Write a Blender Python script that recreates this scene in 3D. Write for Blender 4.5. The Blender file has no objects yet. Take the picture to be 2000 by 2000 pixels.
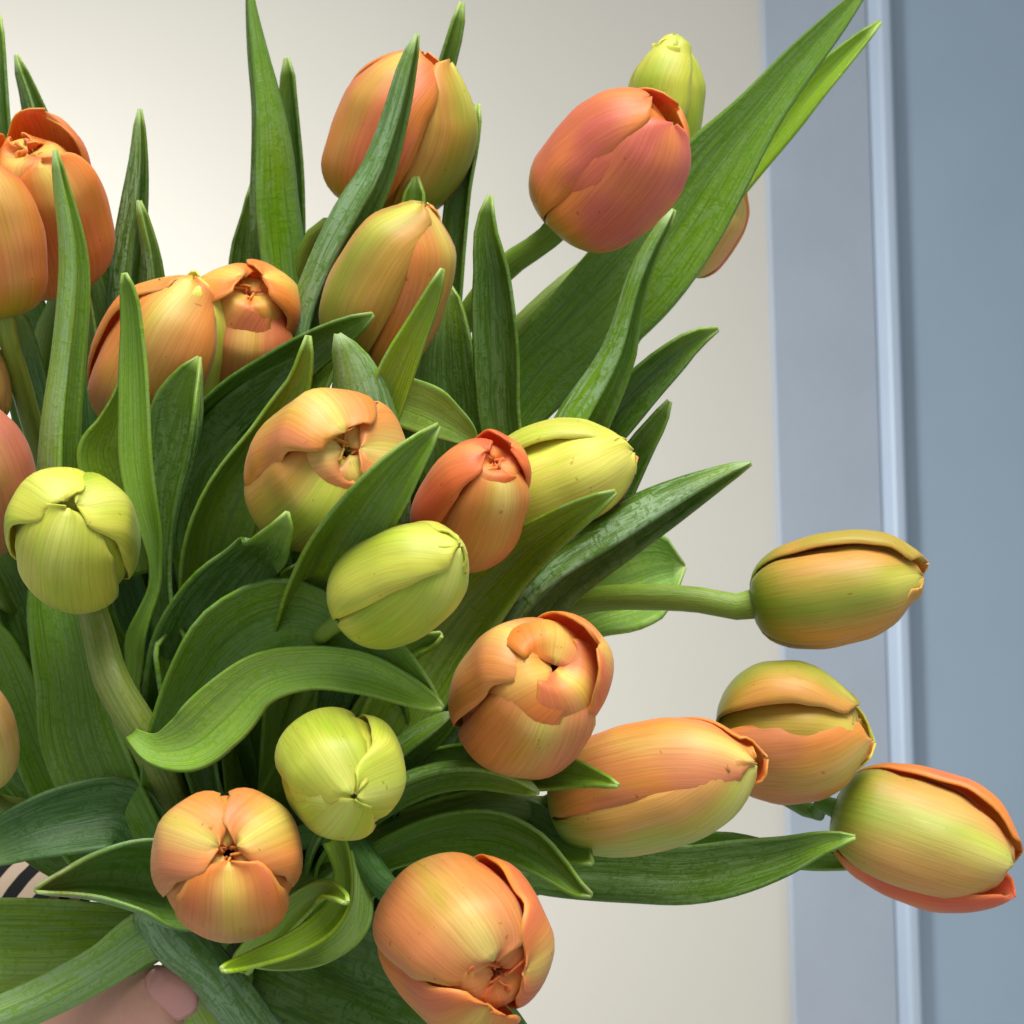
import bpy, math, random
import numpy as np
from mathutils import Vector, noise

random.seed(7)
S = bpy.context.scene
COL = S.collection

# ------------------------------------------------------------------ camera
D = 0.60            # camera to the plane of the bouquet (metres)
W = 0.31            # width of the frame at that plane
ROLL = math.radians(-1.8)
CAMP = np.array([0.0, -D, 1.30])
cr, sr = math.cos(ROLL), math.sin(ROLL)
RIGHT = np.array([cr, 0.0, sr])
UP = np.array([-sr, 0.0, cr])
FWD = np.array([0.0, 1.0, 0.0])

def P(u, v, d=0.0):
    """picture position (2000 px) at depth d (cm beyond the bouquet plane) -> world point"""
    k = W / 2000.0 * (D + d * 0.01) / D
    return CAMP + FWD * (D + d * 0.01) + RIGHT * ((u - 1000) * k) + UP * ((1000 - v) * k)

def PX(d=0.0):
    return W / 2000.0 * (D + d * 0.01) / D

cam = bpy.data.cameras.new('camera')
cam_ob = bpy.data.objects.new('camera', cam)
COL.objects.link(cam_ob)
cam_ob.location = CAMP
cam_ob.rotation_euler = (math.radians(90), -ROLL, 0)
cam.sensor_width = 36
cam.lens = 36 * D / W
cam.clip_start = 0.01
cam.clip_end = 50
cam.dof.use_dof = True
cam.dof.focus_distance = 0.56
cam.dof.aperture_fstop = 32
S.camera = cam_ob

# ------------------------------------------------------------------ light
world = bpy.data.worlds.new('World')
S.world = world
world.use_nodes = True
bg = world.node_tree.nodes['Background']
bg.inputs[0].default_value = (0.88, 0.95, 1.0, 1)
bg.inputs[1].default_value = 0.45

def area(name, loc, target, sx, sy, power, col, spread=180):
    l = bpy.data.lights.new(name, 'AREA')
    l.shape = 'RECTANGLE'
    l.size, l.size_y = sx, sy
    l.energy = power
    l.color = col
    l.spread = math.radians(spread)
    o = bpy.data.objects.new(name, l)
    COL.objects.link(o)
    o.location = loc
    o.rotation_euler = (Vector(target) - Vector(loc)).to_track_quat('-Z', 'Y').to_euler()
    return o

area('added_key_light', (0.12, -0.32, 2.00), (0.02, -0.06, 1.28), 1.15, 0.9, 4.5, (1.0, 0.975, 0.93), 50)  # added overhead lamp for the flowers, spread narrowed to spare the wall
area('added_wall_wash', (-1.05, 0.12, 1.34), (-0.32, 0.9, 1.28), 0.3, 0.6, 4.0, (0.93, 0.97, 1.0), 68)  # added off-frame lamp that washes the wall brighter towards the left

S.view_settings.view_transform = 'Standard'
S.view_settings.look = 'None'
S.view_settings.exposure = 0.25
S.view_settings.gamma = 1.0

# ------------------------------------------------------------------ helpers
def lin(c):
    return tuple(((x / 255) / 12.92 if x / 255 <= 0.04045 else ((x / 255 + 0.055) / 1.055) ** 2.4) for x in c)

def nrm(v):
    return v / (np.linalg.norm(v) + 1e-12)

def sm(a, b, x):
    t = np.clip((np.asarray(x, float) - a) / (b - a), 0, 1)
    return t * t * (3 - 2 * t)

def crom(pts, n, closed=False):
    """Catmull-Rom through the rows of pts, n samples spread evenly by chord length"""
    pts = np.asarray(pts, float)
    m = len(pts)
    if m == 2:
        t = np.linspace(0, 1, n)[:, None]
        return pts[0] * (1 - t) + pts[1] * t
    ch = np.linalg.norm(np.diff(pts[:, :3], axis=0), axis=1) + 1e-9
    cum = np.concatenate([[0], np.cumsum(ch)])
    tg = np.zeros_like(pts)
    for i in range(1, m - 1):
        d0 = (pts[i] - pts[i - 1]) / ch[i - 1]; d1 = (pts[i + 1] - pts[i]) / ch[i]
        tg[i] = (d0 * ch[i] + d1 * ch[i - 1]) / (ch[i] + ch[i - 1])
    tg[0] = (pts[1] - pts[0]) / ch[0] * 1.5 - tg[1] * 0.5
    tg[-1] = (pts[-1] - pts[-2]) / ch[-1] * 1.5 - tg[-2] * 0.5
    q = np.linspace(0, cum[-1], n)
    out = []
    for x in q:
        i = min(max(np.searchsorted(cum, x, side='right') - 1, 0), m - 2)
        t = (x - cum[i]) / ch[i]
        out.append((2 * t ** 3 - 3 * t * t + 1) * pts[i] + (t ** 3 - 2 * t * t + t) * ch[i] * tg[i] + (-2 * t ** 3 + 3 * t * t) * pts[i + 1] + (t ** 3 - t * t) * ch[i] * tg[i + 1])
    return np.array(out)

def curve1(xs, ys, q):
    """monotone-ish smooth interpolation of y(x)"""
    xs = np.array(xs, float); ys = np.array(ys, float)
    dl = np.diff(ys) / np.diff(xs)
    m = np.zeros(len(xs))
    m[0], m[-1] = dl[0], dl[-1]
    for i in range(1, len(xs) - 1):
        m[i] = 0 if dl[i - 1] * dl[i] <= 0 else 2 * dl[i - 1] * dl[i] / (dl[i - 1] + dl[i])
    out = []
    for x in np.atleast_1d(q):
        i = min(max(np.searchsorted(xs, x, side='right') - 1, 0), len(xs) - 2)
        h = xs[i + 1] - xs[i]; t = (x - xs[i]) / h
        out.append((2 * t ** 3 - 3 * t * t + 1) * ys[i] + (t ** 3 - 2 * t * t + t) * h * m[i] + (-2 * t ** 3 + 3 * t * t) * ys[i + 1] + (t ** 3 - t * t) * h * m[i + 1])
    return np.array(out)

def grid_mesh(name, V, UV, C, mats, parent, flip=False, wrap=False, smooth=True, thick=0.0, origin=None):
    """V (n,m,3) grid -> one mesh object, UV and colour per vertex"""
    n, m = V.shape[:2]
    o = origin if origin is not None else np.zeros(3)
    verts = (V.reshape(-1, 3) - o)
    faces = []
    mm = m if wrap else m - 1
    for i in range(n - 1):
        for j in range(mm):
            a = i * m + j; b = i * m + (j + 1) % m; c = (i + 1) * m + (j + 1) % m; e = (i + 1) * m + j
            faces.append((a, e, c, b) if flip else (a, b, c, e))
    me = bpy.data.meshes.new(name)
    me.from_pydata(verts.tolist(), [], faces)
    uvl = me.uv_layers.new(name='UVMap')
    li = np.empty(len(me.loops), dtype=np.int32)
    me.loops.foreach_get('vertex_index', li)
    uvl.data.foreach_set('uv', UV.reshape(-1, 2)[li].astype(np.float32).ravel())
    ca = me.color_attributes.new(name='pigment', type='FLOAT_COLOR', domain='POINT')
    cc = np.ones((n * m, 4), np.float32); cc[:, :C.shape[-1]] = C.reshape(n * m, -1)
    ca.data.foreach_set('color', cc.ravel())
    for f in mats:
        me.materials.append(f)
    if smooth:
        me.polygons.foreach_set('use_smooth', [True] * len(me.polygons))
    me.update()
    ob = bpy.data.objects.new(name, me)
    COL.objects.link(ob)
    if parent is not None:
        ob.parent = parent
    if thick:
        md = ob.modifiers.new('thickness', 'SOLIDIFY')
        md.thickness = thick
        md.offset = -1
        md.material_offset = 1 if len(mats) > 1 else 0
        md.use_even_offset = False
    return ob

def nodes_of(name):
    m = bpy.data.materials.new(name)
    m.use_nodes = True
    nt = m.node_tree
    nt.nodes.clear()
    return m, nt, nt.nodes, nt.links

def mk(N, t, **kw):
    n = N.new(t)
    for k, v in kw.items():
        setattr(n, k, v)
    return n

def mixc(N, L, a, b, fac, blend='MIX'):
    n = N.new('ShaderNodeMix'); n.data_type = 'RGBA'; n.blend_type = blend
    for sock, val in ((n.inputs[0], fac), (n.inputs[6], a), (n.inputs[7], b)):
        if isinstance(val, (int, float)):
            sock.default_value = val
        elif isinstance(val, tuple):
            sock.default_value = (*val, 1) if len(val) == 3 else val
        else:
            L.new(val, sock)
    return n.outputs[2]

def ramp(N, L, src, p0, p1, c0=0.0, c1=1.0):
    n = N.new('ShaderNodeMapRange'); n.clamp = True; n.interpolation_type = 'SMOOTHSTEP'
    L.new(src, n.inputs[0])
    n.inputs[1].default_value, n.inputs[2].default_value, n.inputs[3].default_value, n.inputs[4].default_value = p0, p1, c0, c1
    return n.outputs[0]

def noise_uv(N, L, sx, sy, detail=3, scale=1.0, dist=0.0, rough=0.5):
    uv = mk(N, 'ShaderNodeUVMap', uv_map='UVMap')
    oi = mk(N, 'ShaderNodeObjectInfo')
    mp = mk(N, 'ShaderNodeMapping')
    mp.inputs['Scale'].default_value = (sx, sy, 1)
    L.new(uv.outputs[0], mp.inputs[0])
    cmb = mk(N, 'ShaderNodeCombineXYZ')
    mul = mk(N, 'ShaderNodeMath', operation='MULTIPLY'); mul.inputs[1].default_value = 57.0
    L.new(oi.outputs['Random'], mul.inputs[0])
    L.new(mul.outputs[0], cmb.inputs[2]); L.new(mul.outputs[0], cmb.inputs[0])
    L.new(cmb.outputs[0], mp.inputs['Location'])
    n = mk(N, 'ShaderNodeTexNoise')
    n.inputs['Scale'].default_value = scale
    n.inputs['Detail'].default_value = detail
    n.inputs['Roughness'].default_value = rough
    n.inputs['Distortion'].default_value = dist
    L.new(mp.outputs[0], n.inputs['Vector'])
    return n.outputs['Fac']

def petal_mat(name, dark, light, transl=0.22, gain=1.0):
    m, nt, N, L = nodes_of(name)
    at = mk(N, 'ShaderNodeAttribute', attribute_name='pigment')
    fine = noise_uv(N, L, 64, 2.2, 5, 1.0, 0.9, 0.66)
    broad = noise_uv(N, L, 6, 1.3, 4, 1.0, 0.9)
    base = at.outputs['Color']
    if gain != 1.0:
        base = mixc(N, L, base, (gain, gain * 0.8, gain * 0.55), 1.0, 'MULTIPLY')
    c = mixc(N, L, base, mixc(N, L, base, dark, 1.0, 'MULTIPLY'), ramp(N, L, fine, 0.45, 0.66, 0, 0.75))
    c = mixc(N, L, c, mixc(N, L, c, light, 1.0, 'MULTIPLY'), ramp(N, L, broad, 0.45, 0.66, 0, 0.75))
    c = mixc(N, L, c, mixc(N, L, c, (1.10, 1.12, 1.2), 1.0, 'MULTIPLY'), ramp(N, L, fine, 0.48, 0.32, 0, 0.8))
    # small bruises and specks
    tc = mk(N, 'ShaderNodeTexCoord')
    sp = mk(N, 'ShaderNodeTexNoise'); sp.inputs['Scale'].default_value = 420; sp.inputs['Detail'].default_value = 1
    L.new(tc.outputs['Object'], sp.inputs['Vector'])
    c = mixc(N, L, c, mixc(N, L, c, (0.62, 0.5, 0.32), 1.0, 'MULTIPLY'), ramp(N, L, sp.outputs['Fac'], 0.74, 0.80, 0, 0.7))
    bs = mk(N, 'ShaderNodeBsdfPrincipled')
    L.new(c, bs.inputs['Base Color'])
    bs.inputs['Roughness'].default_value = 0.45
    bs.inputs['Specular IOR Level'].default_value = 0.36
    bs.inputs['Sheen Weight'].default_value = 0.10
    bs.inputs['Sheen Roughness'].default_value = 0.35
    bs.inputs['Subsurface Weight'].default_value = 0.15
    bs.inputs['Subsurface Radius'].default_value = (1.0, 0.45, 0.15)
    bs.inputs['Subsurface Scale'].default_value = 0.003
    bp = mk(N, 'ShaderNodeBump'); bp.inputs['Strength'].default_value = 0.16; bp.inputs['Distance'].default_value = 0.0005
    L.new(fine, bp.inputs['Height'])
    L.new(bp.outputs[0], bs.inputs['Normal'])
    tr = mk(N, 'ShaderNodeBsdfTranslucent'); L.new(c, tr.inputs[0]); L.new(bp.outputs[0], tr.inputs['Normal'])
    mx = mk(N, 'ShaderNodeMixShader'); mx.inputs[0].default_value = transl
    L.new(bs.outputs[0], mx.inputs[1]); L.new(tr.outputs[0], mx.inputs[2])
    out = mk(N, 'ShaderNodeOutputMaterial'); L.new(mx.outputs[0], out.inputs[0])
    return m

def leaf_mat(name, bloom, bloom_amt, rough, transl=0.16, tint=(1, 1, 1)):
    m, nt, N, L = nodes_of(name)
    at = mk(N, 'ShaderNodeAttribute', attribute_name='pigment')
    base = mixc(N, L, at.outputs['Color'], tint, 1.0, 'MULTIPLY')
    veins = noise_uv(N, L, 34, 1.2, 3, 1.0, 0.15, 0.55)
    mott = noise_uv(N, L, 11.0, 3.4, 7, 1.0, 1.3, 0.72)
    scuff = noise_uv(N, L, 9, 26, 4, 1.0, 1.4, 0.6)
    c = mixc(N, L, base, mixc(N, L, base, (0.56, 0.64, 0.48), 1.0, 'MULTIPLY'), ramp(N, L, veins, 0.42, 0.66, 0, 0.9))
    c = mixc(N, L, c, bloom, ramp(N, L, mott, 0.44, 0.58, 0, bloom_amt))
    c = mixc(N, L, c, mixc(N, L, base, (0.66, 0.82, 0.36), 1.0, 'MULTIPLY'), ramp(N, L, scuff, 0.52, 0.62, 0, 0.85))
    bs = mk(N, 'ShaderNodeBsdfPrincipled')
    L.new(c, bs.inputs['Base Color'])
    L.new(ramp(N, L, mott, 0.35, 0.65, rough - 0.08, rough + 0.12), bs.inputs['Roughness'])
    bs.inputs['Specular IOR Level'].default_value = 0.45
    bp = mk(N, 'ShaderNodeBump'); bp.inputs['Strength'].default_value = 0.35; bp.inputs['Distance'].default_value = 0.0007
    L.new(veins, bp.inputs['Height'])
    bp2 = mk(N, 'ShaderNodeBump'); bp2.inputs['Strength'].default_value = 0.25; bp2.inputs['Distance'].default_value = 0.0008
    L.new(scuff, bp2.inputs['Height']); L.new(bp.outputs[0], bp2.inputs['Normal'])
    L.new(bp2.outputs[0], bs.inputs['Normal'])
    tr = mk(N, 'ShaderNodeBsdfTranslucent')
    L.new(mixc(N, L, c, (0.9, 1.1, 0.3), 1.0, 'MULTIPLY'), tr.inputs[0])
    mx = mk(N, 'ShaderNodeMixShader'); mx.inputs[0].default_value = transl
    L.new(bs.outputs[0], mx.inputs[1]); L.new(tr.outputs[0], mx.inputs[2])
    out = mk(N, 'ShaderNodeOutputMaterial'); L.new(mx.outputs[0], out.inputs[0])
    return m

M_OUT = petal_mat('petal_outside', (0.86, 0.79, 0.66), (0.90, 1.05, 0.68))
M_IN = petal_mat('petal_inside', (0.82, 0.66, 0.4), (1.05, 0.9, 0.6), 0.28, gain=1.0)
M_LIN = leaf_mat('leaf_upper_side', lin((128, 160, 104)), 0.34, 0.42, tint=(0.9, 0.94, 0.5))
M_LOUT = leaf_mat('leaf_lower_side', lin((158, 188, 148)), 0.58, 0.42)
M_STEM = leaf_mat('stem_skin', lin((140, 165, 90)), 0.22, 0.40, 0.08)

def plain_mat(name, col, rough=0.6, spec=0.3, nscale=0, namt=0.0, bump=0.0, bscale=200, sss=0.0):
    m, nt, N, L = nodes_of(name)
    bs = mk(N, 'ShaderNodeBsdfPrincipled')
    tc = mk(N, 'ShaderNodeTexCoord')
    if nscale:
        n = mk(N, 'ShaderNodeTexNoise'); n.inputs['Scale'].default_value = nscale; n.inputs['Detail'].default_value = 5
        L.new(tc.outputs['Object'], n.inputs['Vector'])
        c = mixc(N, L, col, tuple(x * (1 - namt) for x in col), ramp(N, L, n.outputs['Fac'], 0.35, 0.7))
        L.new(c, bs.inputs['Base Color'])
    else:
        bs.inputs['Base Color'].default_value = (*col, 1)
    if bump:
        n2 = mk(N, 'ShaderNodeTexNoise'); n2.inputs['Scale'].default_value = bscale; n2.inputs['Detail'].default_value = 4
        L.new(tc.outputs['Object'], n2.inputs['Vector'])
        bp = mk(N, 'ShaderNodeBump'); bp.inputs['Strength'].default_value = bump; bp.inputs['Distance'].default_value = 0.001
        L.new(n2.outputs['Fac'], bp.inputs['Height']); L.new(bp.outputs[0], bs.inputs['Normal'])
    bs.inputs['Roughness'].default_value = rough
    bs.inputs['Specular IOR Level'].default_value = spec
    if sss:
        bs.inputs['Subsurface Weight'].default_value = sss
        bs.inputs['Subsurface Radius'].default_value = (1, 0.3, 0.15)
        bs.inputs['Subsurface Scale'].default_value = 0.004
    out = mk(N, 'ShaderNodeOutputMaterial'); L.new(bs.outputs[0], out.inputs[0])
    return m

def tag(o, label=None, cat=None, group=None, kind=None):
    if label: o['label'] = label
    if cat: o['category'] = cat
    if group: o['group'] = group
    if kind: o['kind'] = kind
    return o

def empty(name, loc):
    o = bpy.data.objects.new(name, None)
    COL.objects.link(o)
    o.location = [float(x) for x in loc]
    o.empty_display_size = 0.02
    return o

def simple_mesh(name, verts, faces, mat, parent=None, origin=None, smooth=False, bevel=0.0):
    o = origin if origin is not None else np.zeros(3)
    me = bpy.data.meshes.new(name)
    me.from_pydata([tuple(float(c) for c in (np.array(v) - o)) for v in verts], [], faces)
    me.materials.append(mat)
    if smooth:
        me.polygons.foreach_set('use_smooth', [True] * len(me.polygons))
    me.update()
    ob = bpy.data.objects.new(name, me)
    COL.objects.link(ob)
    if parent is not None: ob.parent = parent
    if bevel:
        b = ob.modifiers.new('bevel', 'BEVEL'); b.width = bevel; b.segments = 3
    return ob

# ------------------------------------------------------------------ background: wall, door frame, door
WY = 0.90                                   # the wall's distance beyond the bouquet plane
def XW(u, y):                                # world x of picture column u at mid height, on a plane at y
    return P(u, 1000, y * 100)[0]

wall_m = plain_mat('wall_paint', lin((203, 195, 181)), 0.75, 0.25, 3.0, 0.03, 0.10, 240)
frame_m = plain_mat('frame_paint', lin((164, 170, 178)), 0.5, 0.35, 14.0, 0.05, 0.22, 120)
bead_lit_m = plain_mat('bead_lit_paint', lin((176, 187, 200)), 0.4, 0.4, 14.0, 0.03, 0.05, 160)  # paler than the board: light on the bead's slope put into its colour
door_m = plain_mat('door_paint', lin((150, 165, 178)), 0.75, 0.4, 10.0, 0.04, 0.05, 140)

x_edge = XW(1521, WY - 0.020)
x_b0 = XW(1724, WY - 0.020)
x_b1 = XW(1751, WY - 0.043)
x_b2 = XW(1775, WY - 0.043)
H0, H1 = -0.2, 3.0
def extrude_profile(name, prof, mat, parent=None, origin=None, bevel=0.0):
    n = len(prof)
    v = [(x, y, H0) for x, y in prof] + [(x, y, H1) for x, y in prof]
    f = [(i, (i + 1) % n, (i + 1) % n + n, i + n) for i in range(n)]
    f += [tuple(range(n - 1, -1, -1)), tuple(range(n, 2 * n))]
    return simple_mesh(name, v, f, mat, parent, origin, bevel=bevel)

w = extrude_profile('wall', [(-2.5, WY), (x_edge + 0.004, WY), (x_edge + 0.004, WY + 0.1), (-2.5, WY + 0.1)], wall_m)
tag(w, kind='structure')
fo = np.array([x_edge, WY, H0])
fr = empty('door_frame', fo)
tag(fr, 'blue-grey painted door frame with a raised bead tinted as if lit, beside the off-white wall', 'door frame')
extrude_profile('frame_board', [(x_edge, WY - 0.020), (x_b0, WY - 0.020), (x_b0, WY + 0.06), (x_edge, WY + 0.06)], frame_m, fr, fo, bevel=0.0015)
extrude_profile('bead', [(x_b0 + 0.0002, WY - 0.019), (x_b1 - 0.001, WY - 0.036), (x_b1 + 0.0015, WY - 0.038), (x_b2 - 0.002, WY - 0.038), (x_b2, WY - 0.036), (x_b2, WY + 0.05), (x_b0 + 0.0002, WY + 0.05)], bead_lit_m, fr, fo, bevel=0.001)
do = np.array([x_b2, WY, H0])
dr = empty('door', do)
tag(dr, 'darker slate-blue door panel at the right edge of the picture', 'door')
extrude_profile('door_panel', [(x_b2 + 0.0008, WY - 0.030), (x_b2 + 0.85, WY - 0.030), (x_b2 + 0.85, WY + 0.044), (x_b2 + 0.0008, WY + 0.044)], door_m, dr, do)

# ------------------------------------------------------------------ petals and blooms
PAL = {
 # edge, mid, base, tip, blush
 'or': ((240, 138, 60), (220, 158, 84), (160, 162, 45), (248, 208, 105), (228, 122, 86)),
 'rd': ((248, 146, 72), (230, 116, 96), (184, 178, 44), (248, 152, 80), (222, 100, 104)),
 'yg': ((222, 218, 86), (188, 198, 66), (136, 172, 38), (240, 238, 122), (160, 188, 46)),
 'go': ((226, 160, 80), (160, 168, 60), (118, 148, 30), (238, 226, 104), (172, 162, 64)),
 'pe': ((240, 148, 72), (216, 172, 88), (162, 168, 56), (246, 220, 124), (222, 138, 94)),
 'gp': ((234, 168, 94), (192, 194, 94), (134, 170, 42), (244, 232, 124), (208, 164, 96)),
 'ye': ((238, 226, 100), (212, 216, 100), (160, 192, 54), (250, 236, 120), (198, 206, 84)),
 'rr': ((242, 124, 64), (226, 140, 88), (170, 164, 50), (246, 158, 86), (232, 104, 74)),
 'dp': ((224, 136, 100), (206, 152, 104), (160, 150, 70), (236, 190, 120), (198, 108, 96)),
 'pp': ((242, 192, 118), (238, 206, 124), (190, 194, 84), (246, 226, 140), (240, 176, 108)),
}
def fbm(p, sc, seed):
    return noise.noise(Vector((p[0] * sc + seed * 3.1, p[1] * sc - seed * 1.7, p[2] * sc + seed)))

def petal(parent, origin, fr, L, R, phi, inner=False, o=None, pal='or', seed=0, tint=None):
    """one petal; fr = (base point, X, Y, Z)"""
    o = o or {}
    base, X, Y, Z = fr
    ns, nt = 30, 19
    s = np.linspace(0, 1, ns) ** 0.92
    t = np.linspace(-1, 1, nt)
    tipr = o.get('tipr', 0.06)
    topw = o.get('top', 0.78)
    rr = curve1([0, .05, .14, .28, .45, .62, .78, .90, 1.0], [.10, .42, .74, .94, 1.0, .96, topw, topw * 0.5 + tipr * 0.55, tipr], s) * R
    zz = curve1([0, .05, .14, .28, .45, .62, .78, .90, 1.0], [0, .015, .085, .23, .42, .61, .79, .92, o.get('ztip', 1.0)], s) * L * o.get('len', 1.0)
    if inner:
        rr *= 0.86; zz = zz * 0.985 + 0.004 * L
    Wm = o.get('w', 1.12 if not inner else 1.0) * R * (0.95 if not inner else 1)
    if 'prof' in o:
        ws = curve1([0, .15, .4, .6, .8, .92, 1.0], o['prof'], s) * Wm
    else:
        ws = curve1([0, .1, .3, .5, .7, .86, .95, 1.0], [.22, .55, .90, 1.0, .96, .72, .42, .04], s) * Wm
    rho = np.maximum(rr, R * o.get('flat', 0.42))
    ss, tt = np.meshgrid(s, t, indexing='ij')
    a = ws[:, None] * tt / rho[:, None]
    x = rr[:, None] - rho[:, None] * (1 - np.cos(a))
    y = rho[:, None] * np.sin(a)
    z = np.repeat(zz[:, None], nt, 1)
    mid_s = sm(.12, .45, ss)
    k = 1 + o.get('spiral', 0.075) * tt * mid_s - o.get('curl', 0.10) * np.abs(tt) ** 5 * mid_s
    k = k + 0.022 * np.exp(-(tt / 0.2) ** 2) * sm(.3, .7, ss) * (1 - sm(.9, 1, ss))
    k = k - 0.02 * np.exp(-((np.abs(tt) - .45) / 0.2) ** 2) * sm(.3, .7, ss) * (1 - sm(.88, 1, ss))
    wav = o.get('wave', 0.02)
    ph = seed * 1.37
    k = k + wav * np.sin(ss * 15 + ph + tt * 2) * np.abs(tt) ** 3 * sm(.3, .8, ss)
    x = x * k; y = y * k
    # crumpled tip
    z = z + L * wav * 0.8 * np.sin(tt * 4.5 + ph) * np.abs(tt) * sm(.7, 1, ss)
    # hooked / reflexed tip
    hk = o.get('hook', 0.0)
    x = x + hk * R * sm(.72, 1.0, ss) ** 1.5
    z = z - abs(hk) * 0.25 * L * sm(.8, 1.0, ss) ** 2 * (1 if hk > 0 else 0)
    # rolled margin (margin turns outward)
    ro = o.get('roll', 0.0)
    x = x + ro * R * sm(.72, 1.0, np.abs(tt)) * sm(.35, .7, ss)
    # lift the petal away from the axis about its base
    lf = math.radians(o.get('lift', 0.0))
    if lf:
        la = lf * sm(0, .5, ss)
        x0, z0 = rr[1], 0.0
        xx = x0 + (x - x0) * np.cos(la) + (z - z0) * np.sin(la)
        z = z0 - (x - x0) * np.sin(la) + (z - z0) * np.cos(la)
        x = xx
    c, sn = math.cos(phi), math.sin(phi)
    gx, gy = x * c - y * sn, x * sn + y * c
    V = base + gx[..., None] * X + gy[..., None] * Y + z[..., None] * Z
    # soft uneven surface
    cen = base + Z * L * 0.45
    for i in range(ns):
        for j in range(nt):
            p = V[i, j]
            q = p - cen
            V[i, j] = p + nrm(q) * R * (0.075 * fbm(p, 34, seed) + 0.022 * fbm(p, 110, seed + 5)) * min(1, s[i] * 3) * (1 - 0.6 * float(sm(.85, 1, s[i])))
    # pigment
    ce, cm, cb, ct, cs = [np.array(lin(k_)) for k_ in PAL[pal]]
    if inner:
        ce = ce * np.array([1.0, 0.92, 0.7]); cm = cm * 0.55 + ce * 0.45
    nz = np.array([[fbm(V[i, j], 45, seed + 9) for j in range(nt)] for i in range(ns)])
    mfac = np.exp(-((tt + 0.12 * nz * 3) / 0.42) ** 2) * sm(0.02, .3, ss) * o.get('midamt', 0.95)
    C = ce + (cm - ce) * np.clip(mfac, 0, 1)[..., None]
    bl = np.clip(sm(.0, .42, nz + 0.18) * sm(.12, .4, ss) * (1 - 0.55 * np.exp(-(tt / .3) ** 2)) * (1 - sm(.93, 1.0, np.abs(tt))), 0, 1) * o.get('blush', 0.75)
    C = C + (cs - C) * bl[..., None]
    bg_ = (1 - sm(0.02, o.get('green', .50 if pal in ('go', 'gp') else .32), ss + 0.06 * nz + 0.05 * np.abs(tt)))
    C = C + (cb - C) * bg_[..., None]
    tp = np.exp(-(tt / 0.34) ** 2) * sm(.62, .98, ss) * 0.85
    C = C + (ct - C) * tp[..., None]
    rim = sm(.88, 1.0, np.abs(tt)) * sm(.25, .5, ss) * 0.55
    C = C + ((ce * 0.55 + ct * 0.45) - C) * rim[..., None]
    if tint is not None:
        C = C * np.array(tint)
    UV = np.stack([tt * (0.3 + 0.7 * ws[:, None] / Wm) * 0.5 + 0.5, ss], -1)
    ob = grid_mesh('petal', V, UV, C, [M_OUT, M_IN], parent, flip=False, thick=0.0006, origin=origin)
    return ob

def tube(name, pts, radii, parent, origin, col, mat, ns=40, nr=14, col2=None, cap=True):
    A = np.hstack([np.array(pts, float), np.array(radii, float)[:, None]])
    A = crom(A, ns)
    p, r = A[:, :3], A[:, 3]
    T = np.gradient(p, axis=0); T /= np.linalg.norm(T, axis=1)[:, None]
    side = nrm(np.cross(T[0], np.array([0.3, 1, 0.2])))
    V = np.zeros((ns, nr, 3)); UV = np.zeros((ns, nr, 2)); C = np.zeros((ns, nr, 3))
    c1 = np.array(lin(col)); c2 = np.array(lin(col2)) if col2 else c1
    for i in range(ns):
        side = nrm(side - T[i] * side.dot(T[i])); up = np.cross(T[i], side)
        for j in range(nr):
            an = 2 * math.pi * j / nr
            V[i, j] = p[i] + (side * math.cos(an) + up * math.sin(an)) * r[i] * (1 + 0.03 * math.sin(3 * an + i * .3))
            UV[i, j] = (0.5 + 0.5 * math.cos(an), i / (ns - 1) * 2)
            C[i, j] = c1 + (c2 - c1) * (i / (ns - 1))
    return grid_mesh(name, V, UV, C, [mat], parent, flip=False, wrap=True, origin=origin)

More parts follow.
